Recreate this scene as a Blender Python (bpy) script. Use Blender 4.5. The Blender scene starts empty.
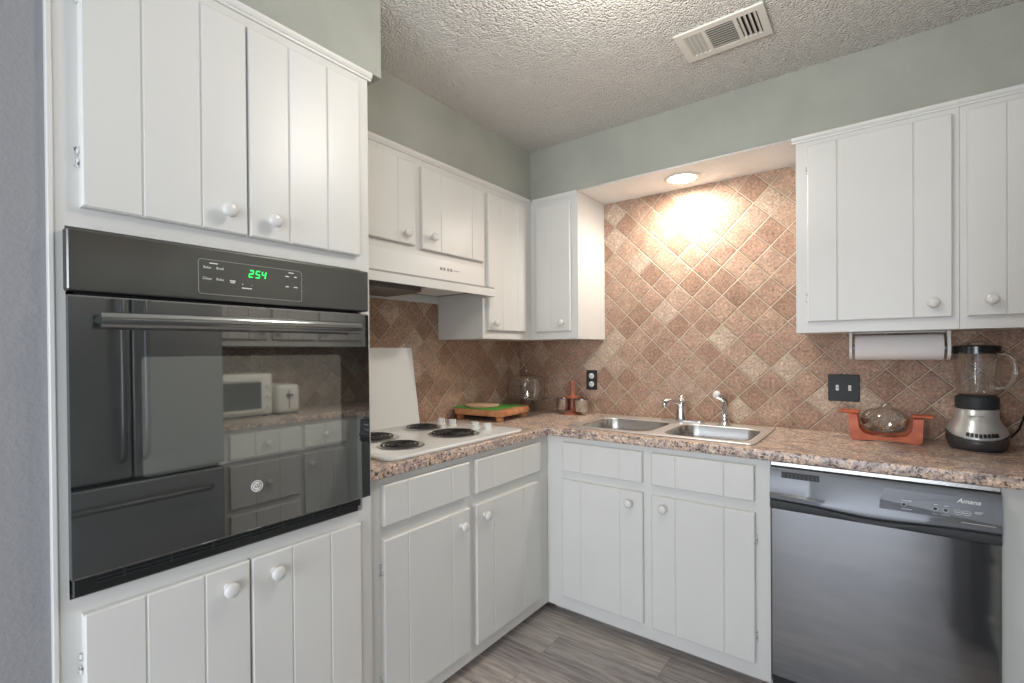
import bpy, bmesh, math, random
from mathutils import Vector, Matrix
random.seed(7)
sc = bpy.context.scene
C = sc.collection
PI = math.pi

# ---------------------------------------------------------------- camera, world, lights, exposure
sc.view_settings.view_transform = 'Standard'
sc.view_settings.look = 'None'
sc.view_settings.gamma = 1.0
sc.view_settings.use_curve_mapping = False
sc.view_settings.exposure = 0.0
cam = bpy.data.cameras.new('camera')
camo = bpy.data.objects.new('camera', cam); C.objects.link(camo); sc.camera = camo
YAW, PITCH, ROLL, FPX = 0.64808, -0.00641, -0.00762, 483.94
cam.sensor_width = 36.0; cam.lens = FPX / 1024 * 36.0; cam.shift_y = 13.47 / 1024; cam.clip_start = 0.02
_fw = Vector((-math.sin(YAW), math.cos(YAW), 0)); _rt = Vector((math.cos(YAW), math.sin(YAW), 0)); _up = Vector((0, 0, 1))
_f2 = _fw*math.cos(PITCH) + _up*math.sin(PITCH); _u2 = _up*math.cos(PITCH) - _fw*math.sin(PITCH)
_r3 = _rt*math.cos(ROLL) + _u2*math.sin(ROLL); _u3 = _u2*math.cos(ROLL) - _rt*math.sin(ROLL)
_m = Matrix((_r3, _u3, -_f2)).transposed().to_4x4(); _m.translation = Vector((1.9152, -2.6148, 1.2835))
camo.matrix_world = _m

world = bpy.data.worlds.new('world'); sc.world = world; world.use_nodes = True
world.node_tree.nodes['Background'].inputs[0].default_value = (0.80, 0.88, 1.0, 1)
world.node_tree.nodes['Background'].inputs[1].default_value = 2.0

def area(name, loc, rot, sx, sy, power, col, spread=PI):
    l = bpy.data.lights.new(name, 'AREA'); l.shape = 'RECTANGLE'; l.size = sx; l.size_y = sy
    l.energy = power; l.color = col; l.spread = spread
    o = bpy.data.objects.new(name, l); C.objects.link(o); o.location = loc; o.rotation_euler = rot
    return o
# daylight through the patio door behind the camera, and the side window of the dining end
area('daylight_rear', (1.50, -5.50, 1.10), (PI/2-.42, 0, 0), 1.5, 1.9, 83, (0.84, 0.90, 1.0))
area('daylight_side', (2.80, -4.0, 1.40), (PI/2, 0, PI/2), 1.4, 1.1, 26, (0.84, 0.90, 1.0))
# the recessed downlight over the sink
_l = bpy.data.lights.new('downlight_bulb', 'SPOT'); _l.energy = 14; _l.color = (1.0, 0.93, 0.84)
_l.spot_size = math.radians(166); _l.spot_blend = 0.45; _l.shadow_soft_size = 0.03
_o = bpy.data.objects.new('downlight_bulb', _l); C.objects.link(_o); _o.location = (1.134, -0.165, 2.124)

_l = bpy.data.lights.new('downlight_lens_glow', 'AREA'); _l.shape = 'DISK'; _l.size = .10; _l.energy = 6.5; _l.color = (1.0, .93, .84)
_o = bpy.data.objects.new('downlight_lens_glow', _l); C.objects.link(_o); _o.location = (1.134, -0.165, 2.126)
# the flush ceiling lamp in the middle of the kitchen
_l = bpy.data.lights.new('ceiling_bulb', 'POINT'); _l.energy = 15; _l.color = (1, .95, .86); _l.shadow_soft_size = .13
_o = bpy.data.objects.new('ceiling_bulb', _l); C.objects.link(_o); _o.location = (1.41, -1.46, 2.16)

# ---------------------------------------------------------------- materials
def mat(name, base=(.8,.8,.8), rough=.5, metal=0.0, spec=.5, coat=0.0, emit=None, es=0.0):
    m = bpy.data.materials.new(name); m.use_nodes = True
    b = m.node_tree.nodes['Principled BSDF']
    b.inputs['Base Color'].default_value = (*base, 1); b.inputs['Roughness'].default_value = rough
    b.inputs['Metallic'].default_value = metal; b.inputs['Specular IOR Level'].default_value = spec
    b.inputs['Coat Weight'].default_value = coat
    if emit: b.inputs['Emission Color'].default_value = (*emit, 1); b.inputs['Emission Strength'].default_value = es
    return m
def nt(m): return m.node_tree, m.node_tree.nodes['Principled BSDF']
def node(t, typ, **kw):
    n = t.nodes.new(typ)
    for k, v in kw.items():
        if k.startswith('i_'):
            key = k[2:]; key = int(key) if key.isdigit() else key.replace('_', ' ')
            n.inputs[key].default_value = v
        else: setattr(n, k, v)
    return n
def ramp(t, src, stops, interp='LINEAR'):
    r = node(t, 'ShaderNodeValToRGB'); r.color_ramp.interpolation = interp
    e = r.color_ramp.elements
    while len(e) < len(stops): e.new(0.5)
    for i, (p, c) in enumerate(stops): e[i].position = p; e[i].color = (*c, 1)
    t.links.new(src, r.inputs[0]); return r
def bump(t, b, src, strength, dist, prev=None):
    n = node(t, 'ShaderNodeBump'); n.inputs['Strength'].default_value = strength; n.inputs['Distance'].default_value = dist
    t.links.new(src, n.inputs['Height'])
    if prev: t.links.new(prev.outputs[0], n.inputs['Normal'])
    t.links.new(n.outputs[0], b.inputs['Normal']); return n
def geo(t): return node(t, 'ShaderNodeNewGeometry').outputs['Position']
def noise_bump(m, scale, strength, dist, detail=3):
    t, b = nt(m); n = node(t, 'ShaderNodeTexNoise'); n.inputs['Scale'].default_value = scale; n.inputs['Detail'].default_value = detail
    t.links.new(geo(t), n.inputs['Vector']); bump(t, b, n.outputs['Fac'], strength, dist); return m
def mottled(m, c1, c2, scale, detail=4, lo=.35, hi=.65):
    t, b = nt(m); n = node(t, 'ShaderNodeTexNoise'); n.inputs['Scale'].default_value = scale; n.inputs['Detail'].default_value = detail
    t.links.new(geo(t), n.inputs['Vector']); r = ramp(t, n.outputs['Fac'], [(lo, c1), (hi, c2)]); t.links.new(r.outputs[0], b.inputs['Base Color']); return m

WHITE = mottled(mat('painted_wood_white', rough=.34, spec=.45), (.655,.65,.62), (.675,.67,.64), 4)
noise_bump(WHITE, 60, .05, .001, 2)
M_PAINT = mottled(mat('sage_grey_wall_paint', rough=.75, spec=.25), (.335,.345,.305), (.37,.38,.335), 5)
noise_bump(M_PAINT, 120, .35, .004)
M_GREYP = noise_bump(mat('light_grey_wall_paint', (.28,.28,.29), rough=.7, spec=.3), 120, .35, .004)
M_POPCORN = mat('popcorn_ceiling', (.74,.72,.68), rough=.95, spec=.1)
t, b = nt(M_POPCORN)
v = node(t, 'ShaderNodeTexVoronoi'); v.inputs['Scale'].default_value = 125; v.inputs['Randomness'].default_value = 1
n = node(t, 'ShaderNodeTexNoise'); n.inputs['Scale'].default_value = 60; n.inputs['Detail'].default_value = 4
p = geo(t); t.links.new(p, v.inputs['Vector']); t.links.new(p, n.inputs['Vector'])
a_ = node(t, 'ShaderNodeMath', operation='SUBTRACT'); t.links.new(n.outputs['Fac'], a_.inputs[0]); t.links.new(v.outputs['Distance'], a_.inputs[1])
bump(t, b, a_.outputs[0], 1.0, .012)

def tile_mat(name, horiz, cu, cv):
    """tumbled stone tiles set on the diagonal; horiz 0 = x, 1 = y"""
    m = mat(name, rough=.62, spec=.35); t, b = nt(m); P_ = .1467
    pos = geo(t)
    wob = node(t, 'ShaderNodeTexNoise'); wob.inputs['Scale'].default_value = 28; wob.inputs['Detail'].default_value = 3
    t.links.new(pos, wob.inputs['Vector'])
    ws = node(t, 'ShaderNodeVectorMath', operation='SCALE'); t.links.new(wob.outputs['Color'], ws.inputs[0]); ws.inputs['Scale'].default_value = .005
    wa = node(t, 'ShaderNodeVectorMath', operation='ADD'); t.links.new(pos, wa.inputs[0]); t.links.new(ws.outputs[0], wa.inputs[1])
    sx = node(t, 'ShaderNodeSeparateXYZ'); t.links.new(wa.outputs[0], sx.inputs[0])
    def lin(op, c):
        a = node(t, 'ShaderNodeMath', operation=op); t.links.new(sx.outputs[horiz], a.inputs[0]); t.links.new(sx.outputs[2], a.inputs[1])
        s = node(t, 'ShaderNodeMath', operation='SUBTRACT'); t.links.new(a.outputs[0], s.inputs[0]); s.inputs[1].default_value = c + .0025
        d = node(t, 'ShaderNodeMath', operation='DIVIDE'); t.links.new(s.outputs[0], d.inputs[0]); d.inputs[1].default_value = P_
        fl = node(t, 'ShaderNodeMath', operation='FLOOR'); t.links.new(d.outputs[0], fl.inputs[0])
        fr = node(t, 'ShaderNodeMath', operation='FRACT'); t.links.new(d.outputs[0], fr.inputs[0])
        pp = node(t, 'ShaderNodeMath', operation='SUBTRACT'); t.links.new(fr.outputs[0], pp.inputs[0]); pp.inputs[1].default_value = .5
        ab = node(t, 'ShaderNodeMath', operation='ABSOLUTE'); t.links.new(pp.outputs[0], ab.inputs[0])
        return fl, ab
    f1, a1 = lin('ADD', cu); f2, a2 = lin('SUBTRACT', cv)
    mx = node(t, 'ShaderNodeMath', operation='MAXIMUM'); t.links.new(a1.outputs[0], mx.inputs[0]); t.links.new(a2.outputs[0], mx.inputs[1])
    face = node(t, 'ShaderNodeMapRange', interpolation_type='SMOOTHSTEP'); t.links.new(mx.outputs[0], face.inputs[0])
    face.inputs[1].default_value = .484; face.inputs[2].default_value = .455; face.inputs[3].default_value = 0; face.inputs[4].default_value = 1
    cell = node(t, 'ShaderNodeCombineXYZ'); t.links.new(f1.outputs[0], cell.inputs[0]); t.links.new(f2.outputs[0], cell.inputs[1])
    wn = node(t, 'ShaderNodeTexWhiteNoise'); t.links.new(cell.outputs[0], wn.inputs['Vector'])
    r = ramp(t, wn.outputs['Value'], [(0, (.33,.205,.142)), (.3, (.40,.265,.19)), (.55, (.45,.31,.225)), (.70, (.37,.23,.165)), (.84, (.43,.30,.225)), (.94, (.52,.405,.31)), (1, (.50,.385,.29))])
    fn = node(t, 'ShaderNodeTexNoise'); fn.inputs['Scale'].default_value = 85; fn.inputs['Detail'].default_value = 5; fn.inputs['Roughness'].default_value = .7
    t.links.new(pos, fn.inputs['Vector'])
    fr_ = ramp(t, fn.outputs['Fac'], [(.30, (.38,.34,.32)), (.47, (.95,.94,.93)), (.55, (1.08,1.08,1.08)), (.68, (1.75,1.75,1.75))])
    cl = node(t, 'ShaderNodeTexNoise'); cl.inputs['Scale'].default_value = 16; cl.inputs['Detail'].default_value = 3; t.links.new(pos, cl.inputs['Vector'])
    cr = ramp(t, cl.outputs['Fac'], [(.3, (.82,.80,.80)), (.7, (1.15,1.15,1.15))])
    m1 = node(t, 'ShaderNodeMix', data_type='RGBA', blend_type='MULTIPLY'); m1.inputs[0].default_value = 1
    t.links.new(r.outputs[0], m1.inputs[6]); t.links.new(fr_.outputs[0], m1.inputs[7])
    m2 = node(t, 'ShaderNodeMix', data_type='RGBA', blend_type='MULTIPLY'); m2.inputs[0].default_value = 1
    t.links.new(m1.outputs[2], m2.inputs[6]); t.links.new(cr.outputs[0], m2.inputs[7])
    m3 = node(t, 'ShaderNodeMix', data_type='RGBA'); t.links.new(face.outputs[0], m3.inputs[0])
    m3.inputs[6].default_value = (.60,.48,.37,1); t.links.new(m2.outputs[2], m3.inputs[7])
    t.links.new(m3.outputs[2], b.inputs['Base Color'])
    bb = bump(t, b, face.outputs[0], 1.0, .008)
    bump(t, b, fn.outputs['Fac'], .35, .002, bb)
    return m
M_TILE_B = tile_mat('diagonal_stone_tile_back', 0, 2.26, -.286)
M_TILE_L = tile_mat('diagonal_stone_tile_left', 1, .638, -1.902)
M_TILE_R = tile_mat('diagonal_stone_tile_right', 1, .60, -1.90)

M_LAM = mat('granite_look_laminate', rough=.3, spec=.5)
t, b = nt(M_LAM); p = geo(t)
n1 = node(t, 'ShaderNodeTexNoise'); n1.inputs['Scale'].default_value = 95; n1.inputs['Detail'].default_value = 5; n1.inputs['Roughness'].default_value = .72; n1.inputs['Distortion'].default_value = .8
n2 = node(t, 'ShaderNodeTexNoise'); n2.inputs['Scale'].default_value = 19; n2.inputs['Detail'].default_value = 4; n2.inputs['Distortion'].default_value = 1.2
for q in (n1, n2): t.links.new(p, q.inputs['Vector'])
r1 = ramp(t, n1.outputs['Fac'], [(.35, (.020,.020,.022)), (.415, (.11,.085,.082)), (.455, (.34,.26,.225)), (.51, (.70,.57,.46)), (.57, (.47,.35,.31)), (.63, (.90,.85,.78))])
r2 = ramp(t, n2.outputs['Fac'], [(.36, (.60,.56,.60)), (.5, (1,.97,.95)), (.62, (1.22,1.10,.98))])
mm = node(t, 'ShaderNodeMix', data_type='RGBA', blend_type='MULTIPLY'); mm.inputs[0].default_value = 1
t.links.new(r1.outputs[0], mm.inputs[6]); t.links.new(r2.outputs[0], mm.inputs[7]); t.links.new(mm.outputs[2], b.inputs['Base Color'])

M_FLOOR = mat('grey_wood_look_vinyl_planks', rough=.42, spec=.4)
t, b = nt(M_FLOOR); p = geo(t)
br = node(t, 'ShaderNodeTexBrick'); br.offset = .37; br.inputs['Scale'].default_value = 1.0
br.inputs['Brick Width'].default_value = 1.22; br.inputs['Row Height'].default_value = .152; br.inputs['Mortar Size'].default_value = .0010
br.inputs['Color1'].default_value = (0,0,0,1); br.inputs['Color2'].default_value = (1,1,1,1); br.inputs['Mortar'].default_value = (.5,.5,.5,1)
t.links.new(p, br.inputs['Vector'])
mp = node(t, 'ShaderNodeMapping'); mp.inputs['Scale'].default_value = (2.2, 26, 1); t.links.new(p, mp.inputs['Vector'])
ad = node(t, 'ShaderNodeVectorMath', operation='ADD'); t.links.new(mp.outputs[0], ad.inputs[0])
sc_ = node(t, 'ShaderNodeVectorMath', operation='SCALE'); t.links.new(br.outputs['Color'], sc_.inputs[0]); sc_.inputs['Scale'].default_value = 9; t.links.new(sc_.outputs[0], ad.inputs[1])
gn = node(t, 'ShaderNodeTexNoise'); gn.inputs['Scale'].default_value = 2.2; gn.inputs['Detail'].default_value = 7; gn.inputs['Roughness'].default_value = .68; t.links.new(ad.outputs[0], gn.inputs['Vector'])
gr = ramp(t, gn.outputs['Fac'], [(.28, (.17,.15,.145)), (.46, (.31,.28,.265)), (.56, (.40,.365,.345)), (.74, (.50,.46,.43))])
tn = ramp(t, br.outputs['Color'], [(0, (.86,.84,.84)), (1, (1.14,1.11,1.06))])
mm = node(t, 'ShaderNodeMix', data_type='RGBA', blend_type='MULTIPLY'); mm.inputs[0].default_value = 1
t.links.new(gr.outputs[0], mm.inputs[6]); t.links.new(tn.outputs[0], mm.inputs[7])
m4 = node(t, 'ShaderNodeMix', data_type='RGBA'); t.links.new(br.outputs['Fac'], m4.inputs[0]); t.links.new(mm.outputs[2], m4.inputs[6]); m4.inputs[7].default_value = (.13,.12,.11,1)
t.links.new(m4.outputs[2], b.inputs['Base Color']); bump(t, b, gn.outputs['Fac'], .25, .002)

M_KNOB = mat('white_porcelain', (.68,.67,.64), rough=.18, spec=.5)
M_CHROME = mat('chrome', (.78,.78,.78), rough=.12, metal=1)
M_HINGE = mottled(mat('part_painted_hinge', rough=.4, metal=.2), (.10,.10,.09), (.66,.66,.64), 170, lo=.38, hi=.46)
M_PAN = mat('chrome_drip_pan', (.50,.50,.50), rough=.3, metal=.8)
M_STEEL = mat('brushed_stainless_steel', (.62,.61,.59), rough=.27, metal=1)
noise_bump(M_STEEL, 300, .05, .001)
M_RIM = mat('sink_rim_steel_lit', (.82,.81,.79), rough=.38, metal=.9)  # brighter than the bowl steel, imitating the ceiling's reflection in the colour
M_BLACK = mat('black_gloss_enamel', (.018,.019,.018), rough=.16, spec=.6)
M_MATT = mat('black_matt_plastic', (.015,.015,.016), rough=.5)
M_PLATE = mat('black_satin_plate', (.030,.033,.034), rough=.5, spec=.3)
M_ENAMEL = mat('white_enamel', (.78,.78,.75), rough=.14, spec=.5)
M_HOODW = mat('white_hood_enamel', (.70,.70,.68), rough=.28)
M_GREY = mat('hood_inner_grey', (.30,.30,.29), rough=.5)
M_MESHF = mottled(mat('hood_grease_filter', rough=.4, metal=.6), (.10,.10,.10), (.26,.25,.24), 220)
M_PRINT = mat('printed_light_legend', (.72,.72,.70), rough=.5)
M_DIMPR = mat('printed_grey_legend', (.30,.30,.29), rough=.5)
M_LED = mat('green_led', (0,.2,.03), emit=(.02,1,.12), es=2.6)
M_LENS = mat('downlight_lens', (1,1,1), emit=(1,.96,.88), es=16)
M_SOFW = noise_bump(mat('white_textured_soffit', (.84,.83,.80), rough=.9, spec=.1), 110, .9, .006)
M_LAMPW = mat('lamp_diffuser', (1,1,1), emit=(1,.96,.90), es=4)
M_PAPER = noise_bump(mat('paper_towel', (.78,.755,.73), rough=.9), 140, .3, .002)
M_CORE = mat('cardboard', (.35,.26,.18), rough=.9)
M_SOCK = mat('white_plastic', (.74,.74,.72), rough=.35)
M_PANEL = mat('white_splash_board', (.76,.77,.75), rough=.32)
M_WOOD = mottled(mat('orange_maple_board', rough=.45), (.50,.20,.085), (.66,.33,.16), 22)
M_WOODL = mottled(mat('pale_round_board', rough=.5), (.56,.36,.22), (.68,.47,.31), 26)
M_WOODR = mottled(mat('reddish_turned_wood', rough=.35), (.30,.085,.045), (.42,.14,.08), 30)
M_TERRA = mottled(mat('terracotta_cradle', rough=.45), (.46,.085,.025), (.60,.14,.045), 24)
M_GREEN = mat('green_mat', (.10,.34,.06), rough=.6)
M_SILV = mat('satin_silver_plastic', (.60,.60,.585), rough=.28, metal=.55)
M_DARKG = mat('dark_grey_plastic', (.05,.05,.05), rough=.35)
M_COIL = mat('black_burner_coil', (.012,.012,.012), rough=.45)
M_FRIDGE = mat('dark_stainless_fridge', (.27,.275,.28), rough=.34, metal=.5)
M_FRIDGEH = mat('fridge_handle_metal', (.20,.20,.20), rough=.4, metal=.7)
M_APPW = mat('white_appliance_plastic', (.72,.70,.66), rough=.35)
M_DKGLASS = mat('dark_oven_window', (.03,.03,.03), rough=.1)
M_VENTW = mat('vent_white_metal', (.66,.65,.60), rough=.5)
M_DARK = mat('duct_darkness', (.02,.018,.016), rough=.9)
M_WINF = mat('white_window_frame', (.72,.72,.72), rough=.4)

def coated(name, tint, gloss, base, rough=.02):
    """black coated appliance glass / enamel that mirrors the room"""
    m = bpy.data.materials.new(name); m.use_nodes = True; t = m.node_tree; t.nodes.clear()
    o = node(t, 'ShaderNodeOutputMaterial'); g = node(t, 'ShaderNodeBsdfGlossy'); d = node(t, 'ShaderNodeBsdfDiffuse'); x = node(t, 'ShaderNodeMixShader')
    g.inputs['Color'].default_value = (*tint, 1); g.inputs['Roughness'].default_value = rough
    d.inputs['Color'].default_value = (*base, 1); x.inputs[0].default_value = gloss
    t.links.new(d.outputs[0], x.inputs[1]); t.links.new(g.outputs[0], x.inputs[2]); t.links.new(x.outputs[0], o.inputs[0]); return m
M_OVGLASS = coated('oven_door_glass', (.9,.92,.92), .34, (.016,.018,.018))
M_OVWIN = coated('oven_window_mesh_glass', (.92,.95,.92), .52, (.13,.14,.125), .03)
M_OVPANEL = coated('oven_panel_glass', (.9,.92,.88), .15, (.040,.041,.037), .18)
M_HANDLE = coated('oven_handle_gloss', (.9,.92,.92), .42, (.02,.022,.022), .12)
M_DW = coated('dishwasher_door_enamel', (.9,.92,.95), .27, (.042,.043,.046), .08)
M_DWP = coated('dishwasher_control_plastic', (.9,.92,.95), .10, (.085,.09,.098), .35)

def thin_glass(name, tint=(.97,.98,.97), refl=1.0):
    m = bpy.data.materials.new(name); m.use_nodes = True; t = m.node_tree; t.nodes.clear()
    o = node(t, 'ShaderNodeOutputMaterial'); g = node(t, 'ShaderNodeBsdfGlossy'); tr = node(t, 'ShaderNodeBsdfTransparent'); x = node(t, 'ShaderNodeMixShader')
    f = node(t, 'ShaderNodeLayerWeight'); f.inputs['Blend'].default_value = .22
    ml = node(t, 'ShaderNodeMath', operation='MULTIPLY'); ml.inputs[1].default_value = refl; t.links.new(f.outputs['Facing'], ml.inputs[0])
    ad = node(t, 'ShaderNodeMath', operation='ADD'); ad.inputs[1].default_value = .08; ad.use_clamp = True; t.links.new(ml.outputs[0], ad.inputs[0])
    g.inputs['Roughness'].default_value = .03; tr.inputs['Color'].default_value = (*tint, 1)
    t.links.new(ad.outputs[0], x.inputs[0]); t.links.new(tr.outputs[0], x.inputs[1]); t.links.new(g.outputs[0], x.inputs[2]); t.links.new(x.outputs[0], o.inputs[0]); return m
M_GLASS = thin_glass('clear_glass', (.985,.99,.985), 1.1)
M_GLASS2 = thin_glass('thick_pressed_glass', (.975,.985,.975), 1.5)

# ---------------------------------------------------------------- geometry helpers (all in world metres)
def nb(): return bmesh.new()
def box(bm, x0, x1, y0, y1, z0, z1, bev=0.0, seg=1):
    r = bmesh.ops.create_cube(bm, size=1.0)
    for v in r['verts']:
        v.co = Vector(((x0+x1)/2 + v.co.x*abs(x1-x0), (y0+y1)/2 + v.co.y*abs(y1-y0), (z0+z1)/2 + v.co.z*abs(z1-z0)))
    if bev > 0:
        es = list({e for v in r['verts'] for e in v.link_edges})
        bmesh.ops.bevel(bm, geom=es, offset=bev, segments=seg, affect='EDGES', profile=.5)
    return bm
def prism(bm, pts, vec):
    """closed outline (list of 3-D points) swept along vec"""
    vec = Vector(vec); a = [bm.verts.new(Vector(p)) for p in pts]; b_ = [bm.verts.new(Vector(p)+vec) for p in pts]
    n = len(a); bm.faces.new(a); bm.faces.new(b_[::-1])
    for i in range(n): bm.faces.new((a[i], b_[i], b_[(i+1) % n], a[(i+1) % n]))
    return bm
def lathe(bm, prof, origin, axis=(0,0,1), seg=32, cap=True, sx=1.0, sy=1.0):
    """prof = [(r, h)] about axis through origin"""
    ax = Vector(axis).normalized(); q = ax.to_track_quat('Z', 'Y').to_matrix(); o = Vector(origin); rings = []
    for r, h in prof:
        rings.append([bm.verts.new(o + q @ Vector((r*sx*math.cos(2*PI*k/seg), r*sy*math.sin(2*PI*k/seg), h))) for k in range(seg)])
    for i in range(len(rings)-1):
        for k in range(seg): bm.faces.new((rings[i][k], rings[i][(k+1) % seg], rings[i+1][(k+1) % seg], rings[i+1][k]))
    if cap: bm.faces.new(rings[0][::-1]); bm.faces.new(rings[-1])
    return bm
def tube(bm, pts, r, seg=12, closed=False, sq=1.0):
    pts = [Vector(p) for p in pts]; n = len(pts); rings = []; prev = None
    for i, p in enumerate(pts):
        if closed: d = pts[(i+1) % n] - pts[i-1]
        else: d = pts[min(i+1, n-1)] - pts[max(i-1, 0)]
        d.normalize()
        if prev is None:
            u = d.cross(Vector((0,0,1)));
            if u.length < 1e-3: u = d.cross(Vector((0,1,0)))
            u.normalize()
        else:
            u = (prev - d*prev.dot(d)).normalized()
        prev = u; w = d.cross(u); rr = r[i] if isinstance(r, (list, tuple)) else r
        rings.append([bm.verts.new(p + u*rr*math.cos(2*PI*k/seg) + w*rr*sq*math.sin(2*PI*k/seg)) for k in range(seg)])
    m = n if closed else n-1
    for i in range(m):
        A, B = rings[i], rings[(i+1) % n]
        for k in range(seg): bm.faces.new((A[k], A[(k+1) % seg], B[(k+1) % seg], B[k]))
    if not closed: bm.faces.new(rings[0][::-1]); bm.faces.new(rings[-1])
    return bm
def loft(bm, rings, cap0=True, cap1=True):
    R = [[bm.verts.new(Vector(p)) for p in ring] for ring in rings]; n = len(R[0])
    for i in range(len(R)-1):
        for k in range(n): bm.faces.new((R[i][k], R[i][(k+1) % n], R[i+1][(k+1) % n], R[i+1][k]))
    if cap0: bm.faces.new(R[0][::-1])
    if cap1: bm.faces.new(R[-1])
    return bm
def rrect(x0, x1, y0, y1, r, seg=6):
    pts = []
    for cx, cy, a0 in ((x1-r, y1-r, 0), (x0+r, y1-r, PI/2), (x0+r, y0+r, PI), (x1-r, y0+r, 3*PI/2)):
        for k in range(seg+1):
            a = a0 + PI/2*k/seg; pts.append((cx + r*math.cos(a), cy + r*math.sin(a)))
    return pts
def plate(loops, z0, z1, bev=0.0):
    """flat plate with holes (first loop outer); returns bmesh in world metres"""
    cu = bpy.data.curves.new('tmp', 'CURVE'); cu.dimensions = '2D'; cu.fill_mode = 'BOTH'
    for lp in loops:
        s = cu.splines.new('POLY'); s.points.add(len(lp)-1); s.use_cyclic_u = True
        for i, (x, y) in enumerate(lp): s.points[i].co = (x, y, 0, 1)
    cu.extrude = (z1-z0)/2 - bev; cu.bevel_depth = bev; cu.bevel_resolution = 2; cu.offset = -bev
    o = bpy.data.objects.new('tmp', cu); C.objects.link(o)
    me = bpy.data.meshes.new_from_object(o.evaluated_get(bpy.context.evaluated_depsgraph_get()))
    bm = nb(); bm.from_mesh(me); C.objects.unlink(o); bpy.data.objects.remove(o); bpy.data.curves.remove(cu); bpy.data.meshes.remove(me)
    for v in bm.verts: v.co.z += (z0+z1)/2
    bmesh.ops.remove_doubles(bm, verts=bm.verts, dist=1e-5)
    return bm
def text_bm(s, size, origin, right, up, depth=.0004, shear=0.0, align='CENTER', weight=0.0):
    cu = bpy.data.curves.new('tmp', 'FONT'); cu.body = s; cu.size = size; cu.extrude = depth; cu.align_x = align; cu.align_y = 'CENTER'; cu.shear = shear; cu.offset = weight; cu.resolution_u = 3
    o = bpy.data.objects.new('tmp', cu); C.objects.link(o)
    me = bpy.data.meshes.new_from_object(o.evaluated_get(bpy.context.evaluated_depsgraph_get()))
    bm = nb(); bm.from_mesh(me); C.objects.unlink(o); bpy.data.objects.remove(o); bpy.data.curves.remove(cu); bpy.data.meshes.remove(me)
    R_ = Vector(right).normalized(); U_ = Vector(up).normalized(); N_ = R_.cross(U_); o_ = Vector(origin)
    for v in bm.verts: v.co = o_ + R_*v.co.x + U_*v.co.y + N_*v.co.z
    return bm
def join(dst, src):
    me = bpy.data.meshes.new('tmp'); src.to_mesh(me); src.free(); dst.from_mesh(me); bpy.data.meshes.remove(me); return dst

def wloc(o):
    v = Vector((0,0,0))
    while o: v += o.location; o = o.parent
    return v
def obj(name, bm, m, parent=None, smooth=None, label=None, origin=None):
    """link a bmesh as ONE mesh object; geometry comes in world metres"""
    bmesh.ops.recalc_face_normals(bm, faces=bm.faces)
    off = wloc(parent) if parent else Vector((0,0,0))
    cs = [v.co for v in bm.verts]
    lo = Vector([min(c[i] for c in cs) for i in range(3)]); hi = Vector([max(c[i] for c in cs) for i in range(3)])
    org = Vector(origin) if origin else Vector(((lo.x+hi.x)/2, (lo.y+hi.y)/2, lo.z))
    for v in bm.verts: v.co -= org
    me = bpy.data.meshes.new(name); bm.to_mesh(me); bm.free()
    ms = m if isinstance(m, (list, tuple)) else [m]
    for q in ms: me.materials.append(q)
    if smooth is not None:
        me.shade_smooth()
        me.set_sharp_from_angle(angle=math.radians(smooth))
    o = bpy.data.objects.new(name, me); C.objects.link(o)
    if parent: o.parent = parent
    o.location = org - off
    if label: o['label'] = label
    return o
def thing(name, label, cat, loc, group=None):
    o = bpy.data.objects.new(name, None); C.objects.link(o); o.empty_display_size = .05
    o.location = loc; o['label'] = label; o['category'] = cat
    if group: o['group'] = group
    return o
def tag(o, label, cat, group=None):
    o['label'] = label; o['category'] = cat
    if group: o['group'] = group
    return o
def struct(name, bm, m, smooth=None):
    o = obj(name, bm, m, smooth=smooth); o['kind'] = 'structure'; return o

# frame of a cabinet run: maps (u along the run, d out of the face, z) to world
def FL(X): return lambda u, d, z: Vector((X + d, u, z))       # left run, faces +x
def FB(Y): return lambda u, d, z: Vector((u, Y - d, z))       # back run, faces -y
def FR(X): return lambda u, d, z: Vector((X - d, u, z))       # right run, faces -x
def fbox(bm, F, u0, u1, d0, d1, z0, z1, bev=0):
    a = F(u0, d0, z0); c = F(u1, d1, z1)
    return box(bm, min(a.x, c.x), max(a.x, c.x), min(a.y, c.y), max(a.y, c.y), min(a.z, c.z), max(a.z, c.z), bev)

def door_bm(F, u0, u1, z0, z1, grooves=(), th=.020):
    """plank-look slab: V grooves down its face, chamfered rim"""
    ch = .0035; bm = nb(); g = .0034; dp = .0038
    us = [u0, u0+ch]; ds = [th-ch, th]
    for q in sorted(grooves): us += [q-g, q, q+g]; ds += [th, th-dp, th]
    us += [u1-ch, u1]; ds += [th, th-ch]
    zs = [z0, z0+ch, z1-ch, z1]
    def D(i, j): return min(ds[i], th-ch) if j in (0, 3) else ds[i]
    V = [[bm.verts.new(F(us[i], D(i, j), zs[j])) for j in range(4)] for i in range(len(us))]
    for i in range(len(us)-1):
        for j in range(3): bm.faces.new((V[i][j], V[i+1][j], V[i+1][j+1], V[i][j+1]))
    B = {}
    def bv(i, j):
        if (i, j) not in B: B[(i, j)] = bm.verts.new(F(us[i], 0, zs[j]))
        return B[(i, j)]
    n = len(us)-1
    for i in range(n):
        bm.faces.new((V[i][0], V[i+1][0], bv(i+1, 0), bv(i, 0))); bm.faces.new((V[i][3], V[i+1][3], bv(i+1, 3), bv(i, 3)))
    for j in range(3):
        bm.faces.new((V[0][j], V[0][j+1], bv(0, j+1), bv(0, j))); bm.faces.new((V[n][j], V[n][j+1], bv(n, j+1), bv(n, j)))
    ring = [bv(i, 0) for i in range(n+1)] + [bv(n, 1), bv(n, 2)] + [bv(i, 3) for i in range(n, -1, -1)] + [bv(0, 2), bv(0, 1)]
    bm.faces.new(ring)
    return bm
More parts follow.
